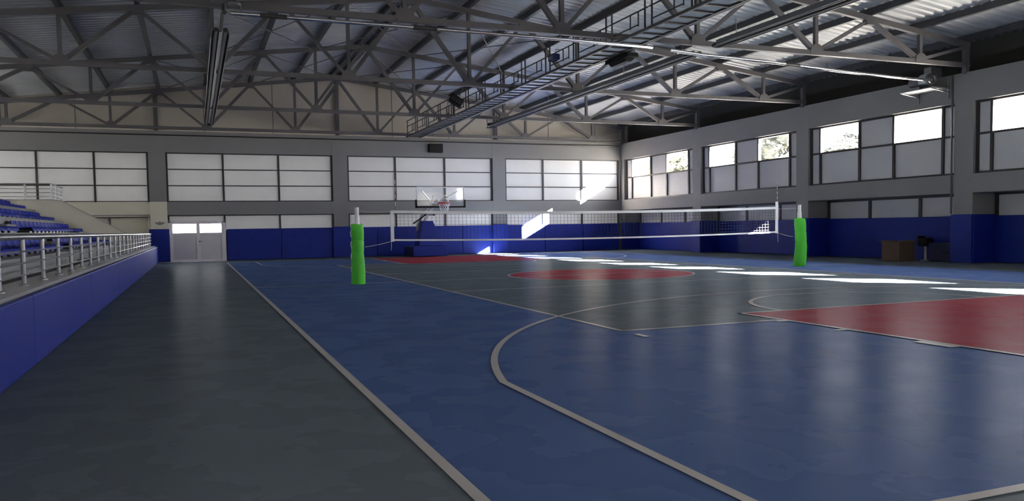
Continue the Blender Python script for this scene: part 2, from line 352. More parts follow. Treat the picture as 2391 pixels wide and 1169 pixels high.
# emblem, box, conduit on the far wall
e = MB(); e.prism([(-2.43, 1.475), (-2.33, 1.40), (-2.24, 1.38), (-2.14, 1.41), (-2.06, 1.475)], 'y', YB-.012, YB-.007); e.lathe((-2.25, YB-.01, 1.478), [(.02, 0), (.028, .012), (.01, .028)], 10)
tag(e.build('wall_emblem', 'soffit'), 'small grey bowl-shaped mark on the beige column beside the double door', 'emblem')
sp = thing('loudspeaker', 'black rectangular box mounted high on the far wall above the hoop', 'speaker', (8.27, YB-.1, 4.2))
MB().box(7.98, 8.56, YB-.2, YB-.006, 4.21, 4.57).build('cabinet', 'black', sp, bevel=.02); MB().box(8.02, 8.52, YB-.212, YB-.198, 4.245, 4.535).build('grille', 'black', sp)
tag(MB().tube([(-9.2, YB-.035, 4.665), (16.9, YB-.035, 4.665)], .024, 8).build('conduit_pipe', 'frame'), 'thin dark pipe running along the top beam of the far wall', 'pipe')

# double door
dr = structure('door_1', (-.95, YF, 0), 'white double door with bright top panes')
b = MB(); b.box(-1.99, -1.88, YF-.06, YF+.06, 0, 1.5); b.box(-.07, .02, YF-.06, YF+.06, 0, 1.5); b.box(-1.99, .02, YF-.06, YF+.06, 1.455, 1.52); b.build('frame', 'doorw', dr)
def leaf(x0, x1, lab):
    l = MB(); s = .065
    l.box(x0, x0+s, YF-.045, YF+.01, .002, 1.46); l.box(x1-s, x1, YF-.045, YF+.01, .002, 1.46)
    for z0, z1 in ((.002, .09), (1.03, 1.085), (1.405, 1.46)): l.box(x0+s, x1-s, YF-.045, YF+.01, z0, z1)
    o = l.build('leaf', 'doorw', dr, bevel=.004); o['label'] = lab
    def ch(mb, name, m):
        c = mb.build(name, m, None); c.data.transform(Matrix.Translation(-dr.location)); c.parent = o; return c
    ch(MB().box(x0+s, x1-s, YF-.02, YF+.005, .09, 1.03), 'lower_panel', 'doorp')
    g = MB(); g.add([(x0+s, YF-.01, 1.085), (x1-s, YF-.01, 1.085), (x1-s, YF-.01, 1.405), (x0+s, YF-.01, 1.405)], [(0, 1, 2, 3)]); ch(g, 'glass_pane', 'glass')
    return o, ch
leaf(-1.885, -.947, 'left door leaf'); lf, ch = leaf(-.95, -.065, 'right door leaf with lever handle')
ch(MB().tube([(-.915, YF-.05, .76), (-.915, YF-.10, .76), (-.80, YF-.10, .75)], .016, 8).box(-.945, -.885, YF-.055, YF-.043, .70, .80), 'door_handle', 'galv')
ch(MB().tube([(-.915, YF-.045, .615), (-.915, YF-.075, .615)], .024, 12), 'lock', 'galv')
portal('daylight_portal', (-.95, YF+.12, 1.245), 1.75, .30, (0, -1, 0))

# ------------------------------------------------------------------ left, near walls, ceiling
wl = structure('wall_left', (XL, 0, 0), 'left wall behind the stand')
MB().box(-9.9, XL, -5.4, 30.7, 0, 3.0).build('lower_wall', 'beige', wl); MB().box(-9.9, XL, -5.4, 30.7, 4.7, roofz(XL)+.1).build('top_beam', 'wall', wl)
LY = [30.3, 24.0, 18.2, 12.45, 6.65, .9, -5.0]
for y in LY: MB().box(-9.9, XL+.1, y-.27, y+.27, 0, 5.3).build('column', 'wall', wl)
for n in range(6):
    y1, y0 = LY[n]-.27, LY[n+1]+.27
    wn = structure('window_%d' % (n+41), (XL, (y0+y1)/2, 3.0), 'added pale fill-light panel bay of the left wall above the stand')  # translucent bay mostly out of view, added to brighten the left side
    for k in range(3):
        a, b = y0+(y1-y0)*k/3, y0+(y1-y0)*(k+1)/3
        MB().add([(XL-.1, a, 3.0), (XL-.1, b, 3.0), (XL-.1, b, 4.7), (XL-.1, a, 4.7)], [(0, 1, 2, 3)]).build('cladding_panel', 'fill_panel_l', wn)
    fr = MB()
    for k in range(4): fr.box(XL-.13, XL-.05, y0+(y1-y0)*k/3-.03, y0+(y1-y0)*k/3+.03, 3.0, 4.7)
    for z in (3.0, 3.85, 4.7): fr.box(XL-.13, XL-.05, y0, y1, z-.025, z+.025)
    fr.build('frame', 'frame', wn)
wn_ = structure('wall_near', (0, YN, 0), 'end wall behind the camera')
MB().box(-9.9, 18.2, -5.4, YN, 0, 2.24).build('lower_wall', 'wall', wn_); MB().box(-9.9, 18.2, -5.4, YN, 4.04, 4.8).build('top_beam', 'wall', wn_)
for x in (-9.2, -2.27, 4.36, 11.08, 17.4): MB().box(x-.4, x+.4, -5.4, YN, 2.24, 4.04).build('column', 'wall', wn_)
for n, (x0, x1) in enumerate(((-8.8, -2.67), (-1.87, 3.96), (4.76, 10.68), (11.48, 17.0))):
    wn = structure('window_%d' % (n+31), ((x0+x1)/2, YN, 2.24), 'added pale fill-light panel bay of the end wall behind the camera')  # unseen translucent bay, added as fill light from behind the camera
    for k in range(3): sheet(x0+(x1-x0)*k/3, x0+(x1-x0)*(k+1)/3, YN-.1, 2.24, 4.04, wn, 'fill_panel_n')
    fr = MB()
    for k in range(4): fr.box(x0+(x1-x0)*k/3-.03, x0+(x1-x0)*k/3+.03, YN-.13, YN-.05, 2.24, 4.04)
    fr.build('frame', 'frame', wn)
g = MB(); g.add([(-9.9, -5.3, 4.8), (18.2, -5.3, 4.8), (18.2, -5.3, roofz(18.2)+.1), (RX, -5.3, RZ+.1), (-9.9, -5.3, roofz(-9.9)+.1)], [(0, 1, 2, 3, 4)]); g.build('gable', 'gable', wn_)
# corrugated roof: trapezoid ribs running down the slope
cb = MB(); prof = []; y = -5.6; P = .25
while y < 30.9:
    prof += [(y, 0), (y+P*.36, 0), (y+P*.50, .032), (y+P*.86, .032)]; y += P
for (x0, x1) in ((-10.2, RX), (RX, 18.6)):
    n = len(prof)
    cb.add([(x0, yy, roofz(x0)+dz) for yy, dz in prof]+[(x1, yy, roofz(x1)+dz) for yy, dz in prof], [(i, i+1, n+i+1, n+i) for i in range(n-1)])
ce = smesh(cb.build('ceiling', 'roof'), 'corrugated metal roof sheeting')

# ------------------------------------------------------------------ roof trusses
TY = [29.78, 24.03, 18.24, 12.46, 6.68, .88, -4.7]
TN = ['set against the far wall gable', 'second from the far wall', 'third from the far wall, over the net', 'carrying the long exhaust pipe', 'over the near key', 'above the camera', 'against the near wall']
ZB = 4.90
def tz(x): return 7.03-SL*abs(x-RX)
def mk_truss(y, lab, ZB):
    t = thing('roof_truss', 'grey steel roof truss '+lab, 'roof truss', (RX, y, ZB), 'roof trusses across the hall')
    L, R = RX-12.9, RX+12.85
    MB().bar((L, y, ZB), (R, y, ZB), .10, .105).build('bottom_chord', 'steel', t)
    MB().bar((RX, y, tz(RX)), (L, y, tz(L)), .10, .13, ).build('top_chord', 'steel', t)
    MB().bar((RX, y, tz(RX)), (R, y, tz(R)), .10, .13).build('top_chord', 'steel', t)
    bn = [RX-1.6-3.2*k for k in range(4)]+[RX+1.6+3.2*k for k in range(4)]
    for x in bn:
        MB().bar((x, y, ZB+.05), (x, y, tz(x)-.05), .085, .085).build('vertical_web', 'steel', t)
        for s in (-1, 1):
            x2 = x+s*1.6
            wd = .10 if (x2-RX)*(x-RX) >= 0 and abs(x2-RX) < abs(x-RX) else .075
            MB().bar((x+s*.06, y+.01, ZB+.06), (x2-s*.06, y+.01, tz(x2)-.06), wd, wd).build('diagonal_web', 'steel', t)
        MB().prism([(x-.20, ZB-.03), (x+.20, ZB-.03), (x+.16, ZB+.12), (x+.06, ZB+.19), (x-.06, ZB+.19), (x-.16, ZB+.12)], 'y', y-.062, y+.062).build('gusset_plate', 'steel', t)
    for k in range(-3, 4):
        x = RX+3.2*k; z = tz(x)
        MB().prism([(x-.20, z+.03), (x+.20, z+.03), (x+.10, z-.15), (x-.10, z-.15)], 'y', y-.06, y+.06).build('gusset_plate', 'steel', t)
    for x in (L+.06, R-.1): MB().bar((x, y, 4.74), (x, y, tz(x)), .12, .12).build('end_post', 'steel', t)
    return t
for y, lab, zb_ in zip(TY, TN, (4.92, 4.895, 4.91, 4.965, 4.93, 4.93, 4.93)): mk_truss(y, lab, zb_)
# purlins
k = 0
for s, sn in ((-1, 'left'), (1, 'right')):
    for i in range(9):
        x = RX+s*(1.6*i if i else .17)
        z = roofz(x)-.003
        b = MB(); b.box(x-.055, x+.055, -5.3, 30.3, z-.165, z-.008)
        lab = ('dark steel purlin at the ridge on its %s side' % sn) if i == 0 else 'dark steel purlin under the roof, %s from the ridge down the %s slope' % (ORD[i-1], sn)
        tag(b.build('purlin', 'purlin', origin=(x, 0, z-.17)), lab, 'purlin', 'purlins under the roof sheets')
# cross braces in the roof plane
for (y0, y1, wy) in ((18.24, 24.03, 'two bays from the far wall'), (24.03, 29.78, 'beside the far gable')):
    for kx in (-4, -2, 0, 2) if y0 > 20 else (-3, -1, 1):
        xa, xb = RX+3.2*kx/1.0*.5*2/2, 0
        xa = RX+1.6*kx; xb = xa+3.2
        c = thing('cross_brace', 'thin crossed roof rods %s, %s of the ridge' % (wy, {-4: 'well left', -3: 'far left', -2: 'left', -1: 'close left', 0: 'just right', 1: 'right', 2: 'well right'}[kx]), 'cross brace', ((xa+xb)/2, (y0+y1)/2, tz(xa)), 'roof bracing')
        for p, q in (((xa+.1, y0+.12), (xb-.1, y1-.12)), ((xb-.1, y0+.12), (xa+.1, y1-.12))):
            MB().tube([(p[0], p[1], tz(p[0])-.02), (q[0], q[1], tz(q[0])-.02)], .014, 6).build('rod', 'steel', c)

# ------------------------------------------------------------------ catwalk
cw = thing('catwalk', 'long steel catwalk with a guard rail hung under the roof trusses', 'catwalk', (7.15, 12.5, 4.7))
C0, C1, CXL, CXR = -4.6, 29.70, 7.04, 7.58
for x in (CXL, CXR): MB().box(x-.025, x+.025, C0, C1, 4.78, 4.836).build('side_beam', 'steel', cw)
n = 0; y = C0+.1
while y < C1-.2 and n < 82:
    MB().box(CXL+.03, CXR-.03, y, y+.375, 4.815, 4.825).build('deck_plate', 'deck', cw); n += 1; y += .42
y = C0+.06
while y < C1-.1: MB().box(CXL+.025, CXR-.025, y-.03, y+.03, 4.785, 4.814).build('cross_bar', 'frame', cw); y += .42
MB().tube([(CXR+.07, C0, 4.805), (CXR+.07, C1, 4.805)], .028, 10).build('service_pipe', 'galv', cw)
y = C0+.3; i = 0
while y+1.35 < C1:
    g = MB()
    ya, yb = y, y+1.3; zt, zm, zb = 5.43, 5.21, 4.90
    for yy in (ya, yb): g.tube([(CXL, yy, zb-.06), (CXL, yy, zt)], .019, 6)
    g.tube([(CXL, ya-.1, zt), (CXL, yb+.1, zt)], .019, 6); g.tube([(CXL, ya-.1, zm), (CXL, yb+.1, zm)], .016, 6)
    g.tube([(CXL, ya+.25, zb+.03), (CXL, ya+.25, zm)], .014, 6); g.tube([(CXL, ya+.55, zb+.03), (CXL, ya+.55, zm)], .014, 6); g.tube([(CXL, ya+.25, zb+.06), (CXL, yb, zb+.06)], .014, 6)
    g.build('rail_section', 'purlin', cw); y += 1.55; i += 1
for ty in TY[:6]: MB().box(CXL-.05, CXR+.09, ty-.05, ty+.05, 4.8365, 4.8385).build('hanger_plate', 'steel', cw)

# things on the catwalk
s1 = thing('loudspeaker', 'tilted black loudspeaker hanging beside the far part of the catwalk rail', 'speaker', (6.60, 21.9, 4.97))
s1.rotation_euler = (math.radians(-12), math.radians(33), math.radians(-18))
o = MB().box(-.21, .21, -.15, .15, 0, .23).build('cabinet', 'black', None, bevel=.02); o.parent = s1
o = MB().box(-.18, .18, -.162, -.149, .03, .20).build('grille', 'darktube', None); o.parent = s1
mi = Matrix.LocRotScale(s1.location, s1.rotation_euler, None).inverted()
bk = [mi @ Vector(p) for p in ((6.72, 21.95, 5.08), (6.90, 21.9, 5.47), (7.05, 21.9, 5.475))]
o = MB().tube(bk, .014, 6).build('bracket', 'steel', None); o.parent = s1
s2 = thing('loudspeaker', 'long black speaker slung under the right edge of the catwalk', 'speaker', (7.74, 13.33, 4.68))
MB().box(7.60, 7.86, 12.85, 13.85, 4.68, 4.765).prism([(7.60, 4.68), (7.86, 4.68), (7.78, 4.61), (7.66, 4.61)], 'y', 13.0, 13.7).build('cabinet', 'black', s2)
for yy in (13.0, 13.6): MB().tube([(7.77, yy, 4.765), (7.74, yy, 4.85), (7.66, yy, 4.845)], .010, 6).build('bracket', 'steel', s2)
s3 = thing('floodlight', 'small dark floodlight with a bright lens clamped to the catwalk rail', 'floodlight', (6.93, 15.1, 5.0))
MB().box(6.84, 7.00, 14.93, 15.28, 4.98, 5.12).build('housing', 'bluef', s3, bevel=.02); MB().box(6.83, 6.839, 14.99, 15.21, 5.01, 5.09).build('lens', 'galv', s3)
MB().tube([(6.97, 15.1, 5.12), (6.97, 15.1, 5.255), (7.05, 15.1, 5.25)], .012, 6).build('bracket', 'steel', s3)
s4 = thing('lamp_fitting', 'small black fitting on a stirrup at the far end of the right heater', 'fitting', (8.6, 24.03, 4.6))
MB().prism([(8.50, 4.61), (8.72, 4.67), (8.70, 4.72), (8.50, 4.70)], 'y', 23.9, 24.16).build('housing', 'black', s4); MB().box(8.46, 8.72, 23.9, 24.16, 4.54, 4.56).build('base_plate', 'black', s4)
b = MB(); b.bar((8.47, 24.03, 4.55), (8.44, 24.03, 4.835), .02, .02); b.build('stirrup', 'steel', s4)

# ------------------------------------------------------------------ radiant tube heaters and their exhaust
def heater(x, y0, y1, z, lab, grp='tube heaters'):
    t = thing('tube_heater', lab, 'heater', (x, (y0+y1)/2, z), grp)
    W = .17
    pr = [(-W, 0), (-W+.012, 0), (-W+.035, .09), (-.035, .115), (-.02, .055), (.02, .055), (.035, .115), (W-.035, .09), (W-.012, 0), (W, 0), (W-.022, .105), (.04, .13), (-.04, .13), (-W+.022, .105)]
    MB().prism([(x+a, z+b) for a, b in pr], 'y', y0, y1).build('reflector', 'reflector', t)
    for s in (-1, 1): MB().tube([(x+s*.085, y0-.25, z+.04), (x+s*.085, y1+.1, z+.04)], .042, 10).build('tube', 'darktube', t)
    MB().tube([(x-.085, y1+.1, z+.04), (x-.07, y1+.2, z+.04), (x, y1+.24, z+.04), (x+.07, y1+.2, z+.04), (x+.085, y1+.1, z+.04)], .042, 10).build('return_bend', 'darktube', t)
    y = y0+.6
    while y < y1:
        MB().tube([(x, y, z+.125), (x, y, z+.45)], .008, 6).box(x-.03, x+.03, y-.02, y+.02, z+.11, z+.15).build('hanger', 'galv', t); y += 2.3
    return t
heater(-.49, 14.0, 27.6, 4.80, 'long tube heater hung at the left, running towards the far wall')
heater(9.06, -1.0, 11.55, 4.72, 'tube heater right of the catwalk, on the near side of the exhaust pipe')
heater(9.06, 12.7, 25.0, 4.72, 'tube heater right of the catwalk, on the far side of the exhaust pipe')
bu = thing('heater_burner', 'metal burner unit at the near end of the left tube heater', 'burner', (-.49, 12.6, 4.8))
MB().tube([(-.49, 13.70, 4.84), (-.49, 12.55, 4.84), (-.47, 12.30, 4.80)], .036, 12).build('flue_tube', 'darktube', bu, smooth=True)
MB().box(-.70, -.28, 11.65, 12.02, 4.86, 5.10).build('burner_box', 'steel', bu, bevel=.03); MB().tube([(-.49, 12.02, 4.94), (-.49, 12.3, 4.86)], .04, 10).build('elbow', 'darktube', bu)
MB().lathe((-.33, 11.85, 4.80), [(.09, 0), (.10, .04), (.06, .07)], 16).build('fan_housing', 'steel', bu)
ex = thing('exhaust_pipe', 'long shiny exhaust pipe strung below a truss, running to the wall blower', 'pipe', (8, 12.1, 4.7))
EP = [(-.38, 12.05, 4.728), (2.9, 12.05, 4.728), (5.8, 12.05, 4.724), (7.6, 12.05, 4.71), (9.0, 12.18, 4.66), (10.9, 12.36, 4.66), (13.2, 12.62, 4.63), (14.9, 12.80, 4.63), (16.15, 12.96, 4.65)]
def ept(x):
    for a, b in zip(EP[:-1], EP[1:]):
        if x <= b[0]: return Vector(a).lerp(Vector(b), (x-a[0])/(b[0]-a[0]))
    return Vector(EP[-1])
MB().tube(EP, .034, 14).build('pipe', 'pipe', ex, smooth=True)
for x in (.30, 2.95, 7.95, 11.6): MB().tube([ept(x-.22), ept(x+.22)], .039, 14).build('coupling', 'darktube', ex, smooth=True)
for x in (-.22, 2.46, 5.66, 8.50, 12.75):
    q = ept(x)
    MB().tube([(x, q.y, q.z+.03), (x, q.y+.05, q.z+.15)], .013, 6).tube([(x+.042*math.cos(a*.5236), q.y, q.z+.042*math.sin(a*.5236)) for a in range(12)], .008, 6, closed=True).build('hanger', 'stain', ex)
# blower on the right wall
bl = thing('exhaust_blower', 'grey centrifugal blower on a wall bracket high on the right wall', 'blower', (16.62, 13.2, 4.4))
bc = (16.56, 13.2, 4.70); sn = []
for i in range(37):
    a = i/36*2*math.pi; r = .17+.06*i/36
    sn.append((bc[0]+r*math.cos(a+.6), bc[2]+r*.85*math.sin(a+.6)))
MB().prism(sn, 'y', 13.08, 13.30).build('scroll_housing', 'galv', bl)
MB().tube([(bc[0]+.12*math.cos(a*.2618), 13.06, bc[2]+.10*math.sin(a*.2618)) for a in range(24)], .026, 8, closed=True).build('inlet_ring', 'stain', bl, smooth=True)
MB().tube([(16.17, 12.965, 4.652), (16.32, 12.98, 4.66), (16.48, 13.0, 4.68), (bc[0], 13.08, bc[2])], .045, 12).build('inlet_pipe', 'galv', bl, smooth=True)
MB().tube([(bc[0], 13.30, 4.68), (bc[0], 13.68, 4.68)], .11, 16).build('motor', 'steel', bl, smooth=True)
MB().box(16.60, 16.98, 13.1, 13.32, 4.78, 5.02).build('outlet_duct', 'galv', bl)
MB().box(16.36, 16.99, 12.86, 13.85, 4.445, 4.475).build('bracket_shelf', 'galv', bl)
for yy in (12.9, 13.8): MB().bar((16.38, yy, 4.44), (16.98, yy, 4.36), .03, .03).bar((16.97, yy, 4.2), (16.97, yy, 4.7), .03, .03).build('bracket_arm', 'galv', bl)

# ------------------------------------------------------------------ grandstand
XS = -2.4
st = thing('grandstand', 'stepped concrete spectator stand along the left side', 'stand', (-5, 12, 0))
MB().box(-2.78, XS, YN+.01, 29.81, 0, .585).build('front_wall', 'conc', st)
MB().box(-2.80, XS-.02, YN+.01, 29.81, .585, .62).build('ledge', 'ledge', st)
MB().box(-3.3, -2.78, YN+.01, 25.0, 0, .42).build('walkway', 'conc', st)
NOSE = [(-3.23, .79), (-3.96, 1.14), (-4.69, 1.48), (-5.42, 1.83), (-6.14, 2.13)]
for i, (x, z) in enumerate(NOSE):
    MB().box(XL+.11 if i == 4 else NOSE[i+1][0]-.05, x, YN+.01, 25.0, 0 if i == 0 else NOSE[i-1][1]-.02, z).build('tier', 'conc', st)
for i, (x, z) in enumerate(NOSE[:4]):
    z0 = .42 if i == 0 else NOSE[i-1][1]
    MB().box(x-.001, x+.30, 15.5, 16.4, z0, z0+(z-z0)/2).build('aisle_step', 'conc', st)
par = [(XL+.12, 0), (-2.82, 0), (-2.82, .95), (-3.01, 1.09), (-4.72, 2.09), (-5.0, 2.13), (XL+.12, 2.13)]
MB().prism(par, 'y', 25.0, 25.16).build('stair_parapet', 'beige', st)
cop = [(p[0], p[1]+.0) for p in par[2:6]]
MB().prism([(-2.79, .955), (-2.99, 1.098), (-4.71, 2.10), (-5.0, 2.142), (XL+.12, 2.142), (XL+.12, 2.131), (-5.0, 2.131), (-4.72, 2.09), (-3.01, 1.09), (-2.82, .95)], 'y', 24.97, 25.19).build('coping', 'ledge', st)
MB().box(XL+.11, -4.9, 25.19, 27.6, 1.95, 2.10).build('landing', 'beige', st)
for i in range(9): MB().box(-4.9+i*.24, -4.66+i*.24, 25.16, 27.6, 0, 2.10-.21*(i+1)).build('stair_step', 'conc', st)
# pads on the stand front
ys = [-4.8, -2.6, 1.4, 5.4, 9.4, 13.4, 17.4, 21.4, 25.4, 29.8]
FN = ['behind the camera', 'beside the camera', 'nearest, at the left picture edge', 'second visible, with a seam at the left edge', 'third from the left picture edge', 'fourth from the left picture edge', 'fifth from the left picture edge', 'second from the far end', 'at the far end']
for a, b, nn in zip(ys[:-1], ys[1:], FN):
    tag(MB().box(XS+.004, XS+.065, a+.006, b-.006, .012, .595).build('wall_pad', 'pad', bevel=.01), 'blue pad on the low stand wall, '+nn, 'wall pad', 'blue pads along the front of the stand')
# front railing
rl = thing('guard_railing', 'long stainless railing along the front of the stand', 'railing', (-2.56, 15, .62))
RXP = -2.56
MB().tube([(RXP, -.9, 1.085), (RXP, 29.7, 1.06)], .03, 12).build('top_rail', 'stain', rl, smooth=True)
for zf in (.25, .5, .75): MB().tube([(RXP+.02, -.9, .62+.44*zf), (RXP+.02, 29.7, .62+.42*zf)], .008, 6).build('mid_rail', 'stain', rl)
for k in range(-6, 24):
    y = 5.32+1.03*k
    if y > 29.6: break
    MB().tube([(RXP, y, .623), (RXP, y, 1.065)], .021, 10).lathe((RXP, y, .623), [(.042, 0), (.042, .012), (.024, .02)], 12).build('post', 'stain', rl, smooth=True)
# platform railing
pr = thing('guard_railing', 'short bright railing on the stair platform at the far end of the stand', 'railing', (-6, 25.08, 2.13))
PX0, PX1 = -8.2, -5.0
MB().tube([(PX0, 25.08, 2.60), (PX1, 25.08, 2.60), (PX1, 27.3, 2.60)], .02, 10).build('top_rail', 'stain', pr)
for z in (2.23, 2.345, 2.46): MB().tube([(PX0, 25.08, z), (PX1, 25.08, z), (PX1, 27.3, z)], .009, 6).build('mid_rail', 'stain', pr)
for x, y in ((-7.7, 25.08), (-7.04, 25.08), (-6.36, 25.08), (-5.68, 25.08), (-5.0, 25.08), (-5.0, 25.8), (-5.0, 26.5), (-5.0, 27.25)):
    MB().tube([(x, y, 2.145 if y < 25.1 else 2.103), (x, y, 2.6)], .030, 8).build('post', 'white', pr, smooth=True)  # posts coloured white to stand in for strong light on steel

# ------------------------------------------------------------------ seats
def mk_seat():
    t = thing('stadium_seat', 'x', 'seat', (0, 0, 0))
    def shell(path, name, w0, w1, th):
        b = MB(); n = len(path)
        rows = []
        for i, (px, pz) in enumerate(path):
            wv = w0+(w1-w0)*i/(n-1)
            if name == 'backrest' and i >= n-2: wv *= .93 if i == n-2 else .74
            j = min(i+1, n-1); k_ = max(i-1, 0); tx, tz_ = path[j][0]-path[k_][0], path[j][1]-path[k_][1]; l = math.hypot(tx, tz_); nx, nz = -tz_/l*th, tx/l*th
            row = []
            for q in (-1, -.82, -.3, .3, .82, 1):
                lift = .022*(abs(q) ** 4)
                row.append((px+(lift if name == 'backrest' else 0), q*wv/2, pz+(lift if name != 'backrest' else 0)))
            rows.append((row, (nx, nz)))
        m = 6
        vs = [v for r, _ in rows for v in r]+[(v[0]-nn[0], v[1], v[2]-nn[1]) for r, nn in rows for v in r]; o = n*m; fs = []
        for i in range(n-1):
            for k_ in range(m-1):
                a = i*m+k_; fs += [(a, a+1, a+m+1, a+m), (o+a, o+a+m, o+a+m+1, o+a+1)]
        for i in range(n-1):
            for k_ in (0, m-1): a = i*m+k_; fs.append((a, a+m, o+a+m, o+a))
        for k_ in range(m-1):
            for a in (k_, (n-1)*m+k_): fs.append((a, a+1, o+a+1, o+a))
        b.add(vs, fs); ob = b.build(name, 'seat', None, smooth=True); ob.parent = t; return ob
    shell([(.168, .03), (.16, .08), (.145, .10), (.06, .098), (-.08, .088), (-.18, .092)], 'seat_pan', .49, .485, .014)
    shell([(-.17, .085), (-.205, .12), (-.225, .18), (-.24, .24), (-.248, .275), (-.25, .292)], 'backrest', .485, .49, .014)
    o = MB().box(-.15, .10, -.13, .13, 0, .085).build('mounting_bracket', 'frame', None); o.parent = t
    return t
proto = mk_seat()
def dup(root, loc):
    r = root.copy(); COL.objects.link(r); r.location = loc
    for c in root.children:
        d = c.copy(); COL.objects.link(d); d.parent = r
    return r
rown = ['front row', 'second row', 'third row', 'top row']
first = True
for i, (ymin) in enumerate((6.0, 9.2, 13.6, 18.0)):
    xs, zs = NOSE[i][0]-.40, NOSE[i][1]
    y = 24.6; cnt = 0; blk = 0
    while y > ymin:
        if 15.25 < y < 16.65:
            if blk == 0: blk = 1; cnt = 0
            y -= .1; continue
        s = proto if first else dup(proto, (xs, y, zs)); first = False; s.scale = (1, 1, .88)
        s.location = (xs, y, zs+.003)
        tag(s, 'blue plastic seat, %s of the stand, %s from %s' % (rown[i], ORD[cnt], 'the stair parapet' if blk == 0 else 'the aisle on its near side'), 'seat', 'blue seats of the stand, '+rown[i])
        cnt += 1; y -= .5

# ------------------------------------------------------------------ volleyball posts
def vpost(x, y, lab, lean, r0):
    t = thing('volleyball_post', lab, 'post', (x, y, 0), 'volleyball posts')
    b = MB(); n = 24
    for z, rr in ((0, 1.07), (.02, 1.1), (.25, 1.08), (.48, 1.04), (.60, .99), (.625, .93), (.645, .98), (.75, 1.0), (.86, .98), (.885, .91), (.905, .97), (1.05, 1.0), (1.18, .98), (1.205, .94)):
        dx = lean*math.sin(z/1.2*math.pi)*.05
        for k in range(n):
            a = 2*math.pi*k/n; q = r0*rr*(1+.035*math.sin(3*a+z*9))
            b.v.append((x+dx+q*math.cos(a), y+q*math.sin(a), z+.012*math.sin(2*a)*(z > .02)))
    m = 14
    for i in range(m-1):
        for k in range(n): b.f.append((i*n+k, i*n+(k+1) % n, (i+1)*n+(k+1) % n, (i+1)*n+k))
    b.f.append(tuple(range(n))[::-1]); b.f.append(tuple((m-1)*n+k for k in range(n)))
    b.build('padding', 'green', t, smooth=True)
    MB().tube([(x, y, 1.18), (x, y, 1.36)], .052, 16).tube([(x, y, 1.36), (x, y, 1.545)], .042, 16).build('pole', 'white', t, smooth=True)
    sx = -1
    for z in (.30, .56, .80, 1.02):
        MB().tube([(x+sx*r0*.98, y-.03, z+.07), (x+sx*r0*1.12, y-.05, z+.03), (x+sx*r0*1.12, y-.05, z-.03), (x+sx*r0*.98, y-.03, z-.07)], .008, 6).build('strap', 'green' if lean else 'rope', t)
    return t
vpost(1.98, 13.95, 'white post in bulky green padding at the left end of the volleyball net', 0, .128)
vpost(13.14, 13.95, 'white post in bowed green padding at the right end of the volleyball net', 1, .140)

# ------------------------------------------------------------------ volleyball net
NY, NX0, NX1 = 13.95, 2.70, 12.43
nt = thing('volleyball_net', 'volleyball net with white tapes strung between the two green padded posts', 'net', (7.56, NY, .85))
def sag(x): q = (x-NX0)/(NX1-NX0); return -.055*4*q*(1-q)
def ztop(x): return 1.475+(x-NX0)/(NX1-NX0)*.022+sag(x)
def zbot(x): return .862+sag(x)
def tape(zf, hh, name, th=.006):
    b = MB(); N = 40; vs = []
    for i in range(N+1):
        x = NX0+(NX1-NX0)*i/N
        for dy, dz in ((-th, -hh/2), (th, -hh/2), (th, hh/2), (-th, hh/2)): vs.append((x, NY+dy, zf(x)+dz))
    fs = [(i*4+k, i*4+(k+1) % 4, (i+1)*4+(k+1) % 4, (i+1)*4+k) for i in range(N) for k in range(4)]
    b.add(vs, fs+[(0, 3, 2, 1), (4*N, 4*N+1, 4*N+2, 4*N+3)]); return b.build(name, 'tape', nt)
tape(lambda x: ztop(x)-.025, .058, 'top_tape'); tape(lambda x: zbot(x)+.012, .036, 'bottom_tape', .007)
mm = MB(); x = NX0
while x < NX1: mm.bar((x, NY, zbot(x)), (x, NY, ztop(x)), .0042, .0042); x += .0845
for i in range(1, 9):
    q = i/9
    for k in range(24):
        xa, xb = NX0+(NX1-NX0)*k/24, NX0+(NX1-NX0)*(k+1)/24
        mm.bar((xa, NY, zbot(xa)*(1-q)+ztop(xa)*q), (xb, NY, zbot(xb)*(1-q)+ztop(xb)*q), .0042, .0042)
mm.build('mesh_netting', 'cord', nt)
for x, s in ((NX0, 1), (NX1, -1)):
    MB().box(x-.035, x+.035, NY-.012, NY+.012, zbot(x)-.02, ztop(x)+(.0 if s > 0 else .13)).build('side_band', 'tape', nt)
    xa = x+s*.075 if s > 0 else x-.0
    for j in range(8):
        z0 = ztop(x)+.02+(.11 if s < 0 else 0)+j*.0+ j*(.075 if s > 0 else .062)
        MB().tube([(xa, NY-.02, z0), (xa, NY-.02, z0+(.075 if s > 0 else .062))], .0062, 6).build('antenna', 'redp' if j % 2 == 0 else 'white', nt)
def rope(a, b, dz=.03, r=.006):
    a = Vector(a); b = Vector(b); return MB().tube([a.lerp(b, i/8)+Vector((0, 0, -dz*4*(i/8)*(1-i/8))) for i in range(9)], r, 6).build('rope', 'rope', nt)
rope((2.135, NY, .745), (NX0, NY, zbot(NX0)-.01), .01); rope((NX0-.02, NY, zbot(NX0)), (NX0-.03, NY, .66), .0); rope((2.04, NY, 1.47), (NX0, NY, 1.46), .02, .004)
rope((12.93, NY, .745), (NX1, NY, zbot(NX1)), .01, .004); rope((NX1+.03, NY, zbot(NX1)), (NX1+.04, NY, .62), .0); rope((13.08, NY, 1.46), (NX1, NY, 1.45), .01, .004)

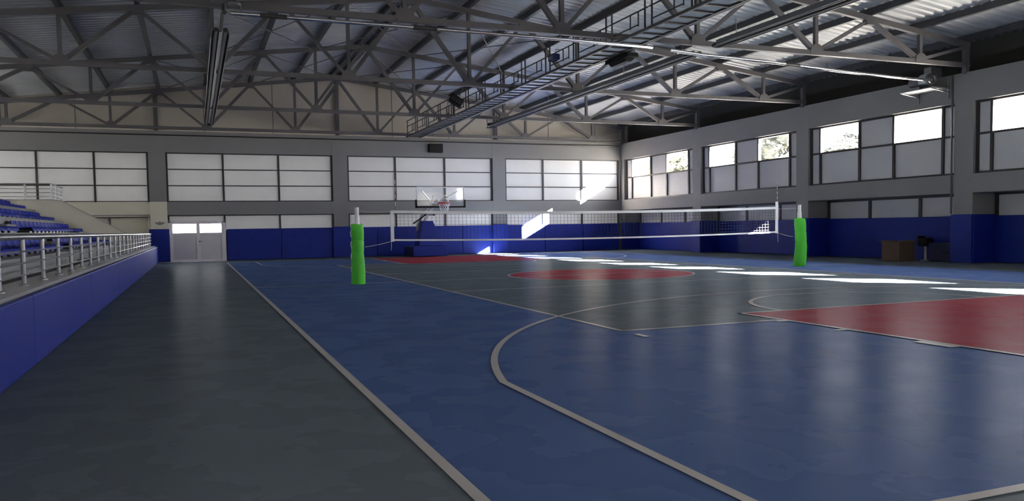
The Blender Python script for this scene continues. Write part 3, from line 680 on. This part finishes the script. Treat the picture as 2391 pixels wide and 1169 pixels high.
# ------------------------------------------------------------------ basketball hoop
BY = 26.8
bh = thing('basketball_hoop', 'portable basketball hoop with clear backboard and blue padded base at the far end', 'hoop', (7.5, 28.3, 0))
ox = .0
MB().box(6.78, 8.06, 27.95, 29.5, .05, .40).build('base_box', 'navy', bh, bevel=.03)
MB().box(6.74, 8.10, 27.88, 27.95, .03, .42).build('base_pad', 'pad', bh, bevel=.02)
tw = MB(); q0 = [(6.98, 28.0), (8.02, 28.0), (8.02, 28.7), (6.98, 28.7)]; q1 = [(7.20, 28.15), (7.62, 28.15), (7.62, 28.6), (7.20, 28.6)]; q2 = [(7.22, 28.17), (7.60, 28.17), (7.60, 28.58), (7.22, 28.58)]
tw.add([(x, y, .42) for x, y in q0]+[(x, y, 1.40) for x, y in q1], [(3, 2, 1, 0), (4, 5, 6, 7)]+[(i, (i+1) % 4, 4+(i+1) % 4, 4+i) for i in range(4)])
tw.build('tower_pad', 'pad', bh, bevel=.02)
def arm(pts, wd, name, m='white'):
    b = MB()
    for a, c in zip(pts[:-1], pts[1:]): b.bar(a, c, wd, wd)
    return b.build(name, m, bh)
arm([(7.12, 28.75, 1.02), (7.18, 28.75, 1.30), (7.30, 28.2, 1.78), (7.48, 27.4, 2.12), (7.50, 26.9, 2.16)], .075, 'upper_arm')
arm([(7.34, 28.5, 1.32), (7.40, 28.1, 1.66), (7.52, 27.4, 1.98), (7.55, 26.9, 2.02)], .07, 'lower_arm')
arm([(7.02, 28.75, 1.33), (7.32, 28.2, 1.62)], .04, 'hydraulic_strut', 'purlin'); arm([(7.32, 28.2, 1.62), (7.68, 28.2, 1.64)], .045, 'cross_strut', 'purlin')
for x in (7.02, 7.34, 7.68): MB().lathe((x, 28.2 if x > 7.1 else 28.75, 1.60 if x > 7.1 else 1.30), [(.045, 0), (.045, .06)], 10).build('pivot', 'black', bh)
arm([(7.42, 27.5, 2.06), (6.85, 26.86, 2.5)], .035, 'board_brace', 'galv'); arm([(7.58, 27.5, 2.06), (8.25, 26.86, 2.5)], .045, 'board_brace', 'white')
BX0, BX1, BZ0, BZ1 = 6.63, 8.46, 1.94, 2.635
def hch(mb, name, m, par, **kw):
    c = mb.build(name, m, None, **kw); c.data.transform(Matrix.Translation(-bh.location)); c.parent = par; return c
g = MB().box(BX0, BX1, BY-.01, BY+.01, BZ0, BZ1).build('backboard', 'acrylic', bh)
f = MB()
for x in (BX0, BX1): f.box(x-.022, x+.022, BY-.02, BY+.02, BZ0, BZ1)
for z in (BZ0, BZ1): f.box(BX0, BX1, BY-.02, BY+.02, z-.018, z+.018)
hch(f, 'board_frame', 'white', g)
f = MB(); x0, x1, z0, z1 = 7.24, 7.84, 2.03, 2.32
for x in (x0, x1): f.box(x-.02, x+.02, BY-.016, BY-.011, z0, z1)
for z in (z0, z1): f.box(x0-.02, x1+.02, BY-.016, BY-.011, z-.016, z+.016)
hch(f, 'target_square', 'white', g)
f = MB(); f.box(BX0-.055, BX1+.055, BY-.04, BY+.04, BZ0-.07, BZ0+.0)
for x in (BX0-.05, BX1): f.box(x-.005, x+.055, BY-.04, BY+.04, BZ0-.07, BZ0+.23)
hch(f, 'edge_padding', 'black', g)
RXc, RYc, RZc = 7.56, 26.38, 2.035
rm = MB().tube([(RXc+.225*math.cos(a*.2618), RYc+.225*math.sin(a*.2618), RZc) for a in range(24)], .018, 8, closed=True)
rm.box(RXc-.11, RXc+.11, 26.6, 26.79, RZc-.018, RZc+.012).box(RXc-.09, RXc+.09, 26.76, 26.79, RZc-.13, RZc+.05)
rm = rm.build('rim', 'redp', bh)
nb = MB()
for k in range(12):
    for d in (1, -1):
        pts = []
        for j in range(5):
            a = (k+d*j*.5)*2*math.pi/12; r = .22-.085*(j/4) ** .7; pts.append((RXc+r*math.cos(a), RYc+r*math.sin(a), RZc-.02-.068*j))
        nb.tube(pts, .007, 5)
hch(nb, 'hoop_net', 'tape', rm)

# ------------------------------------------------------------------ things by the right wall
bx = thing('cardboard_box', 'brown open-topped cardboard box standing by the right wall', 'box', (16.88, 14.12, 0))
c4 = [(16.43, 14.48), (16.57, 14.02), (17.24, 14.12), (17.10, 14.58)]
b = MB(); t = .018
cxm = sum(p[0] for p in c4)/4; cym = sum(p[1] for p in c4)/4
inn = [(cxm+(p[0]-cxm)*.95, cym+(p[1]-cym)*.95) for p in c4]
b.add([(x, y, .0) for x, y in c4]+[(x, y, .53) for x, y in c4]+[(x, y, .03) for x, y in inn]+[(x, y, .53) for x, y in inn],
      [(3, 2, 1, 0), (8, 9, 10, 11)]+[(i, (i+1) % 4, 4+(i+1) % 4, 4+i) for i in range(4)]+[(8+i, 12+i, 12+(i+1) % 4, 8+(i+1) % 4) for i in range(4)]+[(4+i, 4+(i+1) % 4, 12+(i+1) % 4, 12+i) for i in range(4)])
b.build('carton', 'brown', bx)
for i, (dx, dy, dz) in enumerate(((-.10, .05, -.12), (.02, -.12, -.14), (.12, -.02, .04), (-.02, .12, .02))):
    p, q = c4[i], c4[(i+1) % 4]
    mx = [(q[0]-p[0])*.0, 0]
    nvec = Vector((q[1]-p[1], -(q[0]-p[0]), 0)).normalized()
    up = .03 if i > 1 else .012; out = .10 if i > 1 else .004
    a_ = Vector((*p, .53)); b_ = Vector((*q, .53)); off = nvec*out+Vector((0, 0, up if i > 1 else -.10))
    if i > 1: MB().add([a_, b_, b_+off, a_+off, a_+Vector((0, 0, .006)), b_+Vector((0, 0, .006)), b_+off+Vector((0, 0, .006)), a_+off+Vector((0, 0, .006))], [(0, 1, 2, 3), (7, 6, 5, 4), (0, 4, 5, 1), (1, 5, 6, 2), (2, 6, 7, 3), (3, 7, 4, 0)]).build('flap', 'brown', bx)
stl = thing('stool', 'black seat on a pale leg behind the cardboard box', 'stool', (17.55, 14.05, 0))
o = MB().box(17.40, 17.70, 13.92, 14.2, .40, .62).build('seat', 'black', stl, bevel=.04); MB().box(17.42, 17.68, 14.16, 14.22, .5, .68).build('backrest', 'black', stl, bevel=.02)
MB().tube([(17.56, 14.05, .02), (17.56, 14.05, .42)], .035, 10).lathe((17.56, 14.05, 0), [(.13, 0), (.13, .02), (.04, .035)], 14).build('leg', 'ashtray', stl)
gm = thing('gym_mat', 'dark navy mat standing against the right wall pads beside the box', 'mat', (17.55, 13.35, 0))
MB().box(17.42, 17.70, 12.86, 13.84, 0, .50).build('cover', 'navy', gm, bevel=.02); MB().box(17.41, 17.421, 13.2, 13.4, .22, .26).build('handle', 'black', gm)

# ------------------------------------------------------------------ outside
smesh(MB().box(18.06, 110, -60, 110, -.6, -.3).build('floor_outside', 'ground'), 'pale ground outside the hall')
smesh(MB().box(-60, 18.06, 30.71, 110, -.6, -.3).build('floor_outside', 'ground'), 'pale ground outside the far wall')
def tree(x, y, hgt, rad, lab, seed, nl=2600, lm='leaf'):
    rnd = random.Random(seed); t = thing('tree', lab, 'tree', (x, y, -.3), 'trees outside the right windows')
    trk = MB().tube([(x, y, -.3), (x+.1, y, hgt*.3), (x-.1, y+.1, hgt*.6), (x, y, hgt*.85)], [.28, .22, .15, .05], 10)
    for k in range(7):
        a = k*.9; z = hgt*(.35+.06*k); trk.tube([(x, y, z), (x+rad*.45*math.cos(a), y+rad*.45*math.sin(a), z+.7), (x+rad*.8*math.cos(a), y+rad*.8*math.sin(a), z+1.2)], [.1, .06, .02], 6)
    trk.build('trunk', 'bark', t)
    blobs = []
    for k in range(16):
        a = rnd.uniform(0, 6.28); q = rnd.uniform(.1, .8)*rad; z = hgt*rnd.uniform(.42, .92); blobs.append((x+q*math.cos(a), y+q*math.sin(a), z, rad*rnd.uniform(.28, .5)))
    lb = MB()
    for bx_, by_, bz_, br in blobs:
        rg = []
        for j in range(1, 6):
            ph = math.pi*j/6; q = br*.72*(1+rnd.uniform(-.15, .15)); rg.append((q*math.sin(ph), -q*math.cos(ph)))
        lb.lathe((bx_, by_, bz_), rg, 9)
    for i in range(nl):
        bx_, by_, bz_, br = rnd.choice(blobs)
        d = Vector((rnd.gauss(0, 1), rnd.gauss(0, 1), rnd.gauss(0, 1))).normalized()*br*rnd.uniform(.6, 1.05)
        c = Vector((bx_, by_, bz_))+d; u = Vector((rnd.gauss(0, 1), rnd.gauss(0, 1), rnd.gauss(0, 1))).normalized(); v = u.orthogonal().normalized(); s = rnd.uniform(.14, .30)
        lb.add([c-u*s, c-v*s*.5, c+u*s, c+v*s*.5], [(0, 1, 2, 3)])
    lb.build('foliage', lm, t)
tree(36.5, 43.4, 9.0, 2.6, 'dark leafy tree seen through the right pane of the second window bay', 3)
tree(40.0, 60.8, 9.5, 3.6, 'sunlit yellow-green tree seen through the windows of the farthest bay', 5, lm='leafy')
tree(37.5, 38.0, 7.2, 2.2, 'faint bushy tree seen low in the panes of the third bay', 9, 1500)
